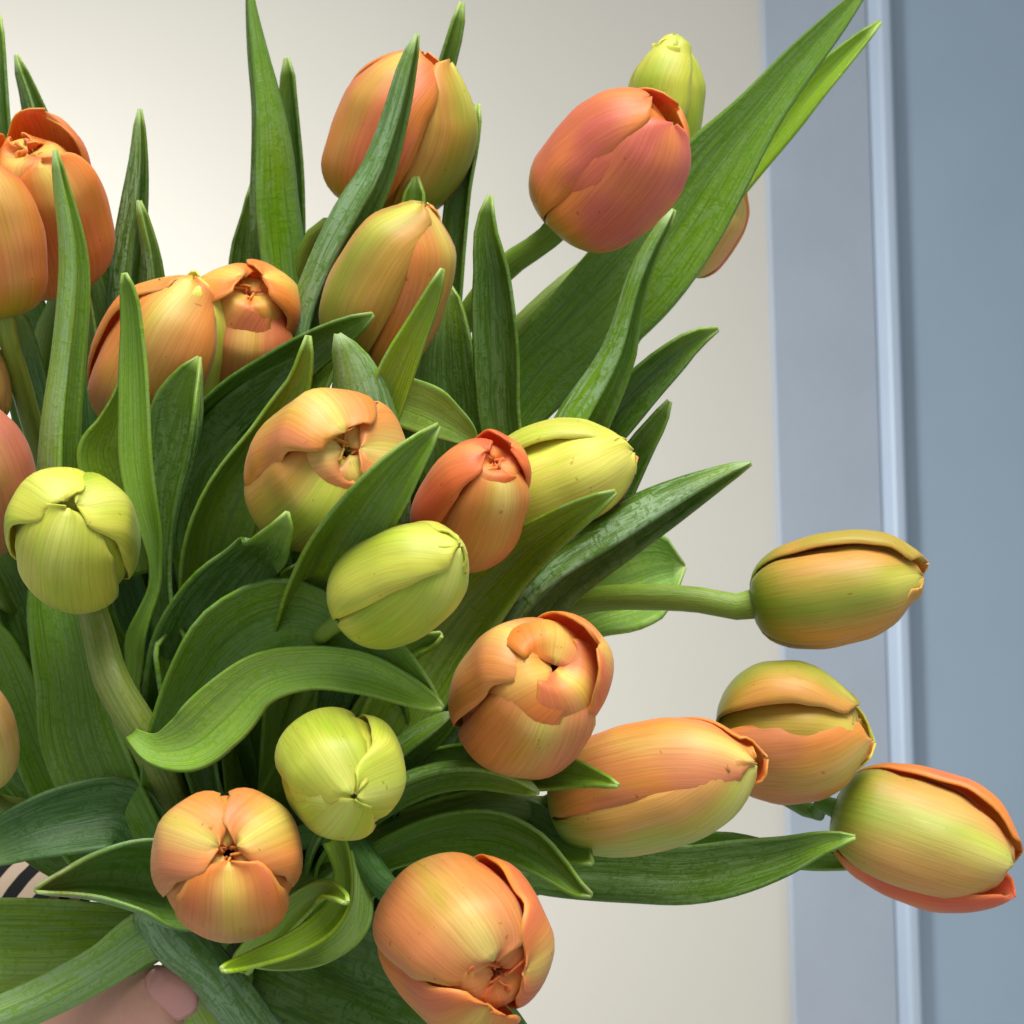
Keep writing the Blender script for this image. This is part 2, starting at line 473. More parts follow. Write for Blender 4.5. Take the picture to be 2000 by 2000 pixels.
BIND = (470, 1945, 9.0)
TUL = {}
def tulip(key, base, tip, width, phi, pal, label, way=(), sw=40, scol=(122, 150, 52), opn=None, ov=None, group='tulips of the bouquet', inner_pal=None, outer=True, anther=False, jb=None):
    rng = random.Random(hash(key) % 1000 if False else sum(ord(c) * (i + 3) for i, c in enumerate(key)))
    opn = opn or {}; ov = ov or {}
    b = P(*base); tpt = P(*tip)
    Z = nrm(tpt - b); L = np.linalg.norm(tpt - b)
    dm = (base[2] + tip[2]) / 2
    R = width / 2 * PX(dm)
    toc = nrm(CAMP - b)
    X = nrm(toc - Z * toc.dot(Z)); Y = np.cross(Z, X)
    j = jb or (rng.uniform(-55, 55), rng.uniform(-25, 25), rng.uniform(-1.5, 1.5))
    bd = (BIND[0] + j[0], BIND[1] + j[1], BIND[2] + j[2])
    foot = P(bd[0] + 130 + j[0] * 1.5, 2420, bd[2] + 1.5)
    root = empty('tulip', foot)
    tag(root, label, 'tulip', group)
    TUL[key] = (root, foot, bd)
    fr_ = (b, X, Y, Z)
    for k in range(3):
        o = dict(opn); o.update(ov.get(k, {}))
        petal(root, foot, fr_, L, R, math.radians(phi + 120 * k + o.get('dphi', 0)), False, o, o.get('pal', pal), seed=rng.random() * 40, tint=o.get('tint'))
    for k in range(3):
        o = dict(opn); o['tipr'] = 0.04; o['top'] = o.get('itop', o.get('top', .78)) * .95; o['curl'] = 0.03; o['ztip'] = 0.87; o['wave'] = .01
        o.pop('lift', None); o.pop('len', None)
        if anther: o['wave'] = 0.05; o['ztip'] = 0.90; o['tipr'] = 0.08; o['top'] = 0.74
        o.update(ov.get(k + 3, {}))
        petal(root, foot, fr_, L, R, math.radians(phi + 60 + 120 * k + o.get('dphi', 0)), True, o, o.get('pal', inner_pal or pal), seed=rng.random() * 40, tint=o.get('tint'))
    if anther:
        # crumpled inner petals folded into the mouth
        for k in range(4):
            o = dict(tipr=.10 + .05 * (k % 2), top=.80, ztip=.90 + rng.uniform(-.04, .03), wave=.09, w=.95, curl=.02, spiral=rng.choice((-.1, .1)), flat=.3)
            petal(root, foot, fr_, L * rng.uniform(.93, .99), R * rng.uniform(.50, .66), math.radians(phi + 90 * k + rng.uniform(-25, 25)), True, o, inner_pal or pal, seed=rng.random() * 40)
        for k in range(6):
            an = math.radians(phi + 60 * k + 20)
            q0 = b + Z * L * 0.15; q1 = b + Z * L * 0.5 + (X * math.cos(an) + Y * math.sin(an)) * R * 0.22
            q2 = b + Z * L * 0.78 + (X * math.cos(an) + Y * math.sin(an)) * R * 0.26
            tube('stamen', [q0, q1, q1 + (q2 - q1) * .3, q2], [0.0008, 0.0009, 0.002, 0.0008], root, foot, (40, 22, 26), M_STEM, 12, 8)
    # stem: bloom base -> waypoints -> the hand -> down out of the frame
    r0 = sw / 2 * PX(base[2])
    pts = [b + Z * L * 0.02, b - Z * 0.005]; rad = [r0 * 1.12, r0 * 0.98]
    for wp in way:
        pts.append(P(*wp[:3])); rad.append((wp[3] / 2 if len(wp) > 3 else sw / 2) * PX(wp[2]))
    rl = rad[-1]
    pts += [P(*bd), P(bd[0] + 60 + j[0], 2180, bd[2] + 0.8), foot]
    rad += [min(rl, 0.0042), 0.0042, 0.0042]
    tube('stem', pts, rad, root, foot, scol, M_STEM, 60, 12, (130, 150, 60))
    return root

# ------------------------------------------------------------------ leaves
LC = {  # upper (inner) side colour
 'D': (84, 118, 28), 'M': (116, 156, 38), 'G': (114, 150, 82), 'L': (172, 204, 50), 'O': (134, 162, 36), 'P': (156, 192, 88), 'B': (84, 124, 88), 'W': (186, 222, 140),
}
def leaf(key, st, d=(0, 0), roll=0.0, arc=1.2, col='M', ext=True, keel=.42, wave=0.05, seed=None, tipc=None, n=56, m=15, curlbase=0):
    """st: (u, v, visible width px[, depth cm]) from base to tip"""
    root, foot, bd = TUL[key]
    if abs(arc) >= 1.9 and 24 <= abs(roll) < 50: roll = math.copysign(54 + abs(roll) * .3, roll)
    seed = seed if seed is not None else st[0][0] * .13 + st[0][1] * .07
    N = len(st)
    rows = []
    for i, q in enumerate(st):
        f = i / (N - 1)
        dd = q[3] if len(q) > 3 and q[3] is not None else d[0] + (d[1] - d[0]) * f
        r_ = q[4] if len(q) > 4 and q[4] is not None else roll
        a_ = q[5] if len(q) > 5 and q[5] is not None else arc
        rows.append([q[0], q[1], dd, q[2], r_, a_])
    if ext:
        b0 = rows[0]
        e = 0.55
        rows.insert(0, [b0[0] + (bd[0] - b0[0]) * e, b0[1] + (bd[1] - b0[1]) * e, b0[2] + (bd[2] - b0[2]) * 0.75, min(b0[3] * .9, 90), b0[4] * .5, 1.6 if b0[5] > 0 else -1.6])
        rows.insert(0, [bd[0], bd[1], bd[2], 34, 0, 2.2 if b0[5] > 0 else -2.2])
    R_ = np.array(rows, float)
    world = np.array([P(*r[:3]) for r in R_])
    A = crom(np.hstack([world, R_[:, 2:]]), n)          # x y z d w roll arc
    p = A[:, :3]
    T = np.gradient(p, axis=0); T /= np.linalg.norm(T, axis=1)[:, None]
    sgn = 1 if np.mean(R_[:, 5]) > 0 else -1
    V = np.zeros((n, m, 3)); UV = np.zeros((n, m, 2)); C = np.zeros((n, m, 3))
    t = np.linspace(-1, 1, m)
    t = np.sign(t) * np.abs(t) ** 0.9
    c0 = np.array(lin(LC[col])); lime = np.array(lin(tipc or (150, 182, 60))); pale = np.array(lin((205, 220, 165)))
    cum = np.concatenate([[0], np.cumsum(np.linalg.norm(np.diff(p, axis=0), axis=1))]); tot = cum[-1]
    for i in range(n):
        f = cum[i] / tot
        toc = nrm(CAMP - p[i])
        Sd = nrm(np.cross(toc, T[i]) * -1); Nn = nrm(np.cross(Sd, T[i])); 
        if Nn.dot(toc) < 0: Nn = -Nn
        ro = math.radians(A[i, 5]); ar = A[i, 6] * (0.75 + 0.5 * f)
        side = Sd * math.cos(ro) + Nn * math.sin(ro); nn = -Sd * math.sin(ro) + Nn * math.cos(ro)
        bend = np.sign(ar)
        # keeled cross-section: the blade turns by phi0 at the midrib and curls on towards its margins
        ha = abs(ar) / 2
        phi0 = ha * keel
        tf = np.linspace(-1, 1, 8 * (m - 1) + 1)
        ang = np.sign(tf) * (phi0 * sm(0, .10, np.abs(tf)) + (ha - phi0) * np.abs(tf) * 1.25)
        xs_ = np.concatenate([[0], np.cumsum((np.cos(ang[1:]) + np.cos(ang[:-1])) / 2 * np.diff(tf))])
        ns_ = np.concatenate([[0], np.cumsum((np.sin(ang[1:]) + np.sin(ang[:-1])) / 2 * np.diff(tf))])
        mid_ = len(tf) // 2
        xs_ -= xs_[mid_]; ns_ -= ns_[mid_]
        oS = np.interp(t, tf, xs_); oN = np.interp(t, tf, ns_) * bend
        oN = oN + wave * t * np.abs(t) * np.sin(f * 17 + seed + (t > 0) * 1.9) + wave * .4 * np.sin(f * 9 + seed * 2)
        off = oS[:, None] * side + oN[:, None] * nn
        pr = off @ Sd
        ext_ = pr.max() - pr.min()
        rt = (tot - cum[i]) / 0.0045
        wpx = max(A[i, 4], 7.0) * (math.sqrt(max(0.0, 1 - (1 - rt) ** 2)) if rt < 1 else 1) + 0.8
        sc = wpx * PX(A[i, 3]) / ext_
        off = off * sc
        ctr = (pr.max() + pr.min()) / 2 * sc
        V[i] = p[i] + off - Sd * ctr
        UV[i, :, 0] = t * .5 + .5; UV[i, :, 1] = cum[i] * 14
        tipf = sm(tot - 0.022, tot - 0.003, cum[i]); dot = sm(tot - 0.0028, tot - 0.0008, cum[i])
        cc = c0 + (lime - c0) * tipf * 0.65
        cc = cc + (pale - cc) * dot * 0.8
        ed = sm(.90, 1.0, np.abs(t))[:, None] * 0.28
        C[i] = cc * (1 - ed) + (cc * 0.5 + np.array(lin((150, 180, 110))) * 0.5) * ed
    # normals must face the concave (upper) side
    du = V[n // 2 + 1, m // 2] - V[n // 2, m // 2]; dv = V[n // 2, m // 2 + 1] - V[n // 2, m // 2]
    nn_ = np.cross(dv, du)       # normal of (a,b,c,e) winding: a->b is +t, a->e is +s
    toc = nrm(CAMP - V[n // 2, m // 2])
    faces_cam = nn_.dot(toc) > 0
    flip = (not faces_cam) if sgn > 0 else faces_cam
    return grid_mesh('leaf', V, UV, C, [M_LIN, M_LOUT], root, flip=flip, thick=0.0011, origin=foot)


# ------------------------------------------------------------------ the tulips, each with its bloom and stem
tulip('topleft_open', (112, 548, 4.6), (48, 268, 0.6), 262, 18, 'or', 'wide-open orange tulip at the upper left with a curled rim and a dark hollow centre',
      way=[(95, 640, 5.5, 48), (75, 760, 6.5, 46)], opn=dict(tipr=.34, top=.92, w=1.16, wave=.03), ov={1: dict(tipr=.62, roll=.05, hook=-.05, len=1.03), 2: dict(tipr=.55), 0: dict(tipr=.42, len=.93)}, inner_pal='or', anther=True)
tulip('left_tall', (8, 622, -0.5), (-58, 308, -1.5), 220, 25, 'or', 'closed orange tulip cut by the left edge, just below the wide-open one',
      way=[(38, 740, 0.5, 42), (76, 880, 2.0, 40)], scol=(150, 172, 74))
tulip('left_sliver', (-60, 840, 0.5), (-95, 640, -1), 196, 0, 'gp', 'tulip showing only a pale striped sliver of petal at the left edge', sw=34)
tulip('left_red', (-34, 1062, -1.0), (-96, 778, -4), 268, 22, 'dp', 'dusky pink tulip half cut off by the left edge, beside the lime-yellow bloom', way=[(60, 1250, 3)], sw=40)
tulip('left_low', (-28, 1522, -2), (-60, 1330, -5), 150, 30, 'pp', 'pale peach tulip showing a narrow crumpled strip at the left edge, lowest on that side',
      way=[(60, 1590, 1, 46)], scol=(130, 140, 60))
tulip('lime_left', (158, 1108, -2.2), (133, 985, -6.8), 258, -28, 'yg', 'lime-yellow tulip at the left on a thick pale stem, petals parting on top',
      way=[(190, 1225, -1.6, 64), (222, 1340, -2.8, 72), (282, 1440, -2.4, 76), (340, 1560, 0.5, 70)], sw=60, scol=(148, 158, 78),
      opn=dict(tipr=.12, itipr=.06, top=.86, w=1.16, ztip=.95, spiral=.09), ov={0: dict(spiral=.03, blush=.3, w=1.12, len=1.02, tipr=.02, dphi=0), 1: dict(green=.45, blush=.9, w=1.0, len=1.0, dphi=10, spiral=-.03), 2: dict(spiral=.12, roll=.03, len=1.02, dphi=-6)})
tulip('peach_big', (262, 840, 2.2), (380, 540, 0.2), 262, -22, 'pe', 'large closed peach-orange tulip behind an upright lime-tipped leaf, yellow rim on its right',
      way=[(240, 960, 4)], ov={1: dict(pal='ye', spiral=.1)}, opn=dict(w=1.22))
tulip('orange_mouth', (452, 780, 4.2), (494, 548, 0.6), 240, 6, 'or', 'orange tulip with folded petals around a small opening, behind the big peach one',
      way=[(430, 900, 5)], opn=dict(tipr=.18, top=.9, w=1.16, ztip=.96), ov={1: dict(len=1.05), 2: dict(len=1.04), 0: dict(len=.9)}, anther=True)
tulip('top_center', (722, 418, 5.2), (836, 104, 4.2), 272, -45, 'or', 'large salmon-orange tulip at the top centre, standing behind a long grey-green leaf',
      way=[(640, 440, 5.5, 34), (570, 580, 6.5, 36)], scol=(120, 146, 40), opn=dict(w=1.16, tipr=.2), ov={1: dict(pal='go', lift=4, blush=.3), 2: dict(spiral=.06)})
tulip('mid_orange', (700, 706, 1.4), (828, 400, -0.6), 236, -52, 'pe', 'closed apricot tulip leaning right with a straight orange seam, below the top centre bloom',
      way=[(640, 860, 4)], opn=dict(w=1.16, curl=.12, top=.82, spiral=.03), ov={0: dict(pal='go', blush=.5), 2: dict(pal='go')})
tulip('red_right', (1092, 440, 3.0), (1300, 216, 0.6), 268, 42, 'rd', 'coral-red tulip with an orange seam, in front of a pale lime bud',
      way=[(990, 520, 4.0, 50), (905, 628, 5.0, 50)], sw=50, scol=(118, 150, 46), opn=dict(tipr=.32, itipr=.2, top=.84, w=1.24), ov={2: dict(spiral=-.02), 1: dict(pal='or', tipr=.42, len=1.03, hook=-.04)})
tulip('lime_bud_top', (1280, 320, 7.4), (1320, 68, 6.8), 158, -30, 'yg', 'pale lime-green closed bud at the top right, rising behind the coral-red tulip',
      way=[(1175, 497, 6.4, 36), (1085, 570, 5.6, 38), (1005, 645, 5.2, 38)], scol=(132, 158, 40), opn=dict(w=1.2, flat=.5, tipr=.03, top=.72), sw=34)
tulip('peeking_right', (1330, 530, 7.6), (1440, 358, 7.0), 132, 10, 'pp', 'orange-edged tulip peeking out at the right from behind the longest leaf', opn=dict(w=1.1, tipr=.1), ov={1: dict(pal='or', lift=3), 2: dict(midamt=1)}, sw=34)
tulip('green_orange_center', (574, 972, -2.6), (692, 868, -6.6), 298, 18, 'go', 'plump olive-green and orange tulip in the middle, its petals folded over a brown hollow',
      way=[(505, 1046, -1.0, 50), (442, 1120, 0.5, 54)], sw=52, scol=(142, 146, 44), opn=dict(tipr=.13, top=.92, w=1.2, ztip=.95, midamt=1), ov={2: dict(roll=.04, len=1.04, tipr=.2, pal='pe', w=1.3, spiral=-.05), 1: dict(pal='pe', len=1.0, w=1.05, spiral=.1), 0: dict(len=.93, blush=.15), 3: dict(pal='pe'), 5: dict(pal='pe'), 4: dict(pal='or')}, anther=True)
tulip('orange_small', (876, 1075, -1.2), (978, 882, -4.2), 212, 38, 'or', 'small bright orange tulip with tightly rolled centre, touching the yellow one',
      way=[(820, 1200, 2)], opn=dict(tipr=.24, top=.86, w=1.1, ztip=.96), ov={1: dict(pal='rr', tipr=.34, len=1.03), 2: dict(pal='rr', len=1.0), 0: dict(pal='pe', len=.96), 3: dict(pal='rr'), 5: dict(pal='rr')}, inner_pal='rr', anther=True)
tulip('yellow_right', (958, 990, 0.6), (1236, 880, -0.6), 218, 12, 'ye', 'pale yellow tulip pointing right with lips slightly parted, behind the small orange one',
      way=[(860, 1060, 2)], opn=dict(w=1.16, tipr=.08, midamt=.4), ov={2: dict(lift=3, len=.98), 1: dict(pal='pe', lift=2)})
tulip('lime_center', (684, 1200, -6.0), (898, 1066, -8.4), 226, -62, 'yg', 'closed lime-green tulip right of the middle with one dark seam, lying over broad leaves',
      way=[(620, 1290, -2)], opn=dict(w=1.18, tipr=.04), ov={1: dict(pal='yg', spiral=.02)}, sw=38)
tulip('peach_rolled', (980, 1420, -2.2), (1100, 1284, -6.2), 292, 30, 'pe', 'peach-orange tulip right of centre with a high rolled rim around layered inner petals',
      way=[(900, 1540, 0)], opn=dict(tipr=.2, top=.9, w=1.12, ztip=.92), ov={1: dict(tipr=.5, len=1.05, w=1.34, roll=.02, pal='or', ztip=1.0), 2: dict(len=.95), 0: dict(len=.9, tipr=.2), 3: dict(pal='or'), 4: dict(pal='or')}, inner_pal='or', sw=44)
tulip('far_right_side', (1468, 1180, 1.8), (1802, 1126, 0.8), 214, 4, 'go', 'olive-green tulip lying sideways on a long bare stem before the blue-grey frame',
      way=[(1385, 1174, 1.9, 52), (1280, 1166, 2.2, 52), (1150, 1172, 3.0, 50), (1000, 1230, 4.0, 46)], sw=54, scol=(140, 166, 56), opn=dict(w=1.18, tipr=.05), ov={2: dict(lift=3, len=1.04, hook=.04, pal='go', spiral=.08), 0: dict(midamt=1, blush=.25), 1: dict(blush=.3, spiral=-.06)})
tulip('right_lifted', (1404, 1440, 1.8), (1702, 1438, 0.4), 252, 48, 'go', 'orange-and-olive tulip at right, one petal lifted like a beak over the others',
      way=[(1300, 1500, 3)], opn=dict(w=1.16, tipr=.09), ov={2: dict(lift=11, len=.92, hook=.0, w=1.0), 1: dict(lift=3, pal='ye', tipr=.3), 0: dict(len=1.0, pal='pe')})
tulip('long_orange_green', (1086, 1580, -1.0), (1474, 1490, -3.4), 256, -48, 'pe', 'long tulip lying to the right, upper petal orange and lower petal pale green',
      way=[(1000, 1572, -1.0, 70), (860, 1595, -.5, 74), (735, 1650, 1.0, 74)], sw=66, scol=(98, 120, 34), opn=dict(w=1.22, tipr=.05), ov={0: dict(pal='pe', spiral=-.05, roll=.05, blush=.9), 1: dict(pal='gp', blush=.05, midamt=1), 2: dict(pal='or', lift=3, len=1.04)})
tulip('lowest_right', (1630, 1578, 2.6), (1978, 1690, 1.0), 254, -6, 'gp', 'pale green tulip with orange upper and coral lower petals, farthest right and low',
      way=[(1600, 1585, 3.0, 34), (1520, 1550, 3.6, 32), (1400, 1510, 4.2, 32)], sw=36, scol=(112, 158, 66), opn=dict(w=1.16, tipr=.14, itipr=.15), ov={0: dict(midamt=1, blush=.15), 1: dict(pal='rr', lift=4, len=1.05, tipr=.3), 2: dict(pal='or', lift=3, len=1.03)})
tulip('lime_low', (640, 1470, -5.4), (692, 1556, -9.2), 246, 2, 'yg', 'lime-yellow tulip seen head-on at the lower middle, its three petals meeting in a point',
      opn=dict(w=1.1, curl=.16, tipr=.05, top=.86, green=.2, blush=.5, spiral=.09), jb=(-20, 0, 0))
tulip('peach_low', (442, 1704, -5.4), (446, 1660, -9.6), 308, 8, 'pe', 'peach tulip seen head-on at the lower left, showing folded inner petals around its centre',
      opn=dict(w=1.0, tipr=.13, top=.86, green=.12, ztip=.95, spiral=.02, curl=.1), ov={0: dict(pal='or', blush=.5), 1: dict(midamt=1)}, inner_pal='or', anther=True, jb=(-10, 10, 0))
tulip('bottom_orange', (838, 1768, -4.6), (990, 1914, -8.6), 330, -12, 'pe', 'largest orange tulip at the bottom centre with ragged petal edges and a red hollow',
      way=[(770, 1745, -3.4, 54), (700, 1660, -1.5, 52)], sw=54, scol=(92, 140, 82), opn=dict(w=1.16, tipr=.26, top=.88, green=.14, ztip=.96), ov={0: dict(midamt=1, blush=.6), 1: dict(pal='or', roll=.05, wave=.05, lift=3), 2: dict(pal='or', roll=.03)}, inner_pal='rr', anther=True)

# ------------------------------------------------------------------ leaves
# top left
leaf('left_tall', [(-8, 330, 60), (-10, 240, 46), (-8, 150, 30), (-6, 60, 14), (-4, 30, 4)], (6, 6), 30, 1.6, 'D')
leaf('topleft_open', [(95, 300, 60), (70, 220, 40), (56, 175, 27), (43, 138, 17), (34, 108, 5)], (7, 6.4), -35, 2.2, 'D')
leaf('topleft_open', [(118, 940, 78), (122, 830, 70), (136, 700, 60), (145, 600, 56), (146, 500, 48), (136, 430, 36), (118, 345, 18), (110, 294, 6)], (-.5, -2.6), -42, 2.3, 'P')
leaf('peach_big', [(235, 740, 60), (210, 600, 58), (190, 520, 44), (180, 460, 20), (176, 440, 6)], (5.2, 5.8), 10, 1.0, 'D', seed=2)
leaf('peach_big', [(250, 700, 60), (222, 560, 50), (200, 490, 34), (186, 450, 14), (181, 440, 5)], (6.6, 7), 0, .8, 'P')
leaf('orange_mouth', [(262, 720, 64), (246, 600, 60), (252, 500, 56), (264, 400, 46), (273, 300, 26), (274, 245, 14), (275, 214, 5)], (5.2, 4.8), -44, 2.4, 'D')
leaf('orange_mouth', [(330, 700, 44), (306, 580, 38), (297, 500, 28), (284, 440, 18), (273, 392, 6)], (4.4, 4.0), -30, 2.4, 'D')
leaf('top_center', [(560, 660, 110), (548, 560, 112), (543, 480, 104), (536, 400, 96), (532, 300, 82), (521, 200, 60), (503, 100, 40), (489, 0, 18), (484, -60, 6)], (6.8, 6), 82, 2.0, 'M')
leaf('top_center', [(500, 680, 100), (487, 560, 80), (483, 480, 54), (488, 420, 26), (492, 360, 6)], (7.6, 7.4), 0, 1.0, 'D')
leaf('mid_orange', [(575, 420, 30), (574, 330, 26), (568, 250, 24), (561, 180, 24), (561, 145, 18), (559, 113, 6)], (8, 7.4), 20, 1.6, 'D')
leaf('top_center', [(585, 700, 70), (612, 590, 66), (652, 500, 74), (700, 410, 76), (738, 340, 62), (765, 260, 48), (786, 180, 38), (800, 120, 26), (810, 88, 14), (816, 70, 5)], (2.4, .6), -46, 2.4, 'G')
leaf('top_center', [(845, 260, 44), (862, 170, 28), (877, 115, 24), (893, 55, 18), (903, 5, 6)], (7.4, 7), -20, 1.6, 'D')
leaf('mid_orange', [(862, 620, 60), (882, 500, 40), (888, 430, 40), (897, 360, 36), (914, 300, 24), (926, 250, 14), (932, 203, 4)], (5.2, 5), 25, 1.8, 'D')
leaf('mid_orange', [(800, 470, 46), (806, 410, 38), (810, 370, 26), (812, 344, 8)], (3.4, 3.2), 0, 1.8, 'M')
leaf('yellow_right', [(985, 900, 66), (972, 800, 72), (968, 700, 78), (962, 600, 72), (957, 520, 56), (948, 460, 38), (950, 415, 20), (956, 382, 7)], (.8, -.4), 25, 1.7, 'D')
# the long leaf to the top right and its neighbours
leaf('red_right', [(960, 880, 80), (1035, 745, 150), (1140, 640, 176), (1240, 535, 190), (1325, 425, 176), (1400, 320, 140), (1478, 222, 92), (1560, 122, 66), (1632, 42, 42), (1700, -35, 6)], (5.5, 4.2), 8, .7, 'M', n=80)
leaf('peeking_right', [(1390, 420, 40), (1462, 330, 42), (1530, 238, 56), (1590, 165, 48), (1640, 115, 34), (1680, 76, 20), (1719, 41, 5)], (6.6, 6.2), 20, 1.5, 'L')
leaf('yellow_right', [(1108, 900, 110), (1140, 825, 98), (1182, 750, 78), (1210, 690, 62), (1228, 620, 44), (1250, 540, 36), (1277, 480, 26), (1300, 440, 18), (1317, 412, 5)], (1.6, -.4), -42, 2.4, 'M')
leaf('yellow_right', [(1150, 880, 70), (1212, 805, 74), (1262, 750, 66), (1315, 700, 52), (1360, 663, 30), (1403, 643, 6)], (2.6, 2), -20, 1.5, 'D')
leaf('far_right_side', [(1190, 990, 60), (1232, 910, 50), (1258, 865, 40), (1285, 825, 26), (1308, 784, 6)], (3.2, 2.8), -20, 1.8, 'D')
leaf('far_right_side', [(1130, 1060, 60), (1190, 1010, 44), (1225, 992, 26), (1245, 982, 8)], (2.6, 2.6), 0, 1.4, 'D')
leaf('far_right_side', [(1000, 1230, 110), (1095, 1118, 124), (1195, 1052, 106), (1295, 992, 82), (1385, 944, 46), (1430, 922, 24), (1466, 907, 6)], (.6, -.6), -46, 2.3, 'D')
leaf('far_right_side', [(1060, 1240, 90), (1150, 1165, 160), (1230, 1132, 184), (1290, 1112, 150), (1328, 1108, 70), (1336, 1106, 30)], (4.4, 4.0), 10, 1.0, 'W', tipc=(150, 200, 120))
leaf('yellow_right', [(790, 1380, 130, -1.4), (850, 1270, 150, -1.2), (925, 1175, 128, -.8), (1010, 1090, 92, -1.2), (1090, 1030, 62, -2.4), (1150, 992, 38, -3.2), (1202, 962, 7, -3.6)], (-1.4, -3.6), -14, 1.5, 'O')
# middle
leaf('mid_orange', [(885, 900, 130), (874, 800, 132), (868, 720, 120), (868, 650, 92), (872, 595, 56), (874, 550, 16)], (2.4, 2.4), 5, .8, 'D')
leaf('mid_orange', [(735, 850, 60), (762, 765, 66), (788, 700, 58), (817, 640, 42), (845, 580, 26), (866, 527, 5)], (-1.5, -3.0), -30, 1.4, 'L')
leaf('orange_mouth', [(720, 880, 130), (708, 815, 124), (700, 750, 92), (684, 700, 56), (668, 670, 28), (660, 652, 10)], (-2.6, -3.0), 20, -1.7, 'G')
leaf('orange_mouth', [(470, 960, 110), (530, 870, 96), (566, 790, 62), (588, 740, 36), (597, 700, 22), (603, 657, 6)], (-1.6, -2.8), -25, 1.7, 'O')
leaf('orange_mouth', [(360, 960, 90), (400, 860, 96), (462, 790, 90), (540, 735, 84), (620, 680, 66), (685, 640, 40), (727, 616, 10)], (.6, -1.8), -22, 1.5, 'D')
leaf('green_orange_center', [(405, 1140, 110), (400, 1040, 150), (425, 940, 170), (475, 860, 170), (540, 790, 140), (605, 730, 90), (660, 668, 14)], (.6, -.8), 20, 1.1, 'D')
leaf('mid_orange', [(770, 780, 90, None), (830, 800, 96, None), (890, 835, 60, None), (935, 868, 14, None)], (-1.6, -.4), 0, .7, 'P', ext=False, tipc=(140, 190, 120))
leaf('green_orange_center', [(605, 1215, 100, -2.8), (652, 1110, 116, -5.0), (706, 1020, 112, -6.9), (762, 945, 90, -7.8), (802, 895, 58, -8.0), (832, 862, 32, -8.0), (858, 832, 6, -8.0)], (-4.9, -7.4), -30, 1.6, 'O')
# centre folds
leaf('lime_center', [(345, 1400, 130), (395, 1250, 170), (446, 1160, 150), (496, 1100, 112), (536, 1055, 64, -6.8), (556, 1020, 28, -7.6), (561, 1004, 12, -7.8)], (-1.0, -6.0), -15, .9, 'D')
leaf('lime_low', [(258, 1432, 24), (300, 1458, 56), (362, 1448, 104), (430, 1394, 122), (512, 1324, 96), (610, 1302, 78), (710, 1314, 76), (790, 1346, 54), (834, 1368, 34), (862, 1380, 14)], (-3.2, -6.6), 18, 1.1, 'P', ext=False, n=70)
leaf('lime_low', [(330, 1440, 70), (395, 1335, 120), (480, 1250, 170), (570, 1212, 160), (655, 1236, 116), (736, 1278, 92), (806, 1334, 58), (856, 1376, 10)], (-2.8, -6.0), -14, 1.2, 'M', wave=.24, keel=.2)
leaf('lime_left', [(300, 1420, 40), (263, 1370, 14), (260, 1300, 24), (262, 1250, 30), (280, 1200, 20), (299, 1150, 14), (301, 1100, 16), (294, 1050, 30), (278, 990, 46), (263, 900, 54), (260, 800, 50), (258, 700, 42), (256, 640, 32), (252, 590, 26), (246, 555, 16), (242, 536, 8)], (-.4, -3.2), 24, 1.6, 'P', n=90, wave=.02)
leaf('lime_left', [(285, 1120, 60), (262, 1020, 90), (232, 940, 120), (212, 885, 118), (226, 830, 70), (240, 775, 34), (248, 720, 14), (250, 690, 6)], (-.2, -2.0), 0, .9, 'O', ext=False)
leaf('peach_big', [(350, 1380, 70), (332, 1280, 64), (316, 1200, 40), (310, 1120, 36), (312, 1020, 52), (322, 930, 78), (334, 850, 96), (346, 790, 92), (366, 738, 52), (386, 698, 10)], (-.6, -1.6), 50, 1.7, 'D')
leaf('peach_big', [(378, 1440, 60), (362, 1370, 78), (348, 1300, 76), (340, 1250, 66), (343, 1222, 46)], (-1.4, -2.2), 0, 2.6, 'D', keel=.1)
leaf('left_red', [(250, 1640, 130), (190, 1530, 150), (152, 1430, 146), (138, 1340, 128), (124, 1260, 122), (108, 1180, 104), (96, 1100, 60), (90, 1050, 16)], (-1.4, -.4), 10, .9, 'M')
leaf('left_low', [(120, 1560, 100), (62, 1440, 86), (30, 1350, 84), (-4, 1270, 70), (-50, 1190, 30), (-70, 1150, 6)], (.4, -1), 5, .9, 'M')
leaf('left_red', [(70, 1260, 90), (30, 1150, 90), (-10, 1080, 60), (-40, 1030, 10)], (1.6, 1), 0, 1, 'D')
leaf('left_tall', [(110, 1000, 70), (75, 850, 76), (50, 740, 70), (38, 660, 50), (30, 600, 20)], (3.4, 3.4), 0, 1, 'B')
leaf('left_tall', [(205, 980, 60), (190, 880, 56), (182, 800, 50), (172, 700, 40), (168, 620, 24), (166, 560, 6)], (3.4, 3.0), 0, 1.2, 'B')
# lower left
leaf('left_low', [(300, 1660, 90), (236, 1590, 130), (150, 1598, 128), (60, 1622, 106), (-40, 1664, 60), (-90, 1690, 8)], (-1, -3), 0, 1.1, 'B', tipc=(150, 190, 120), wave=.12)
leaf('peach_low', [(400, 1730, 120), (320, 1722, 158), (235, 1712, 132), (160, 1718, 88), (105, 1730, 40), (72, 1738, 12)], (-1.2, -5), 0, 2.5, 'G', tipc=(150, 130, 80))
leaf('peach_low', [(360, 1800, 70), (250, 1835, 130), (120, 1850, 176), (-20, 1850, 180), (-140, 1850, 150), (-260, 1850, 30)], (3.5, 1.0), 0, .9, 'O')
leaf('peach_low', [(440, 1850, 50), (365, 1812, 90), (288, 1826, 92), (205, 1882, 80), (120, 1930, 76), (30, 1972, 74), (-70, 2010, 66), (-150, 2040, 10)], (2.6, -1.4), 20, -1.2, 'P', ext=False)
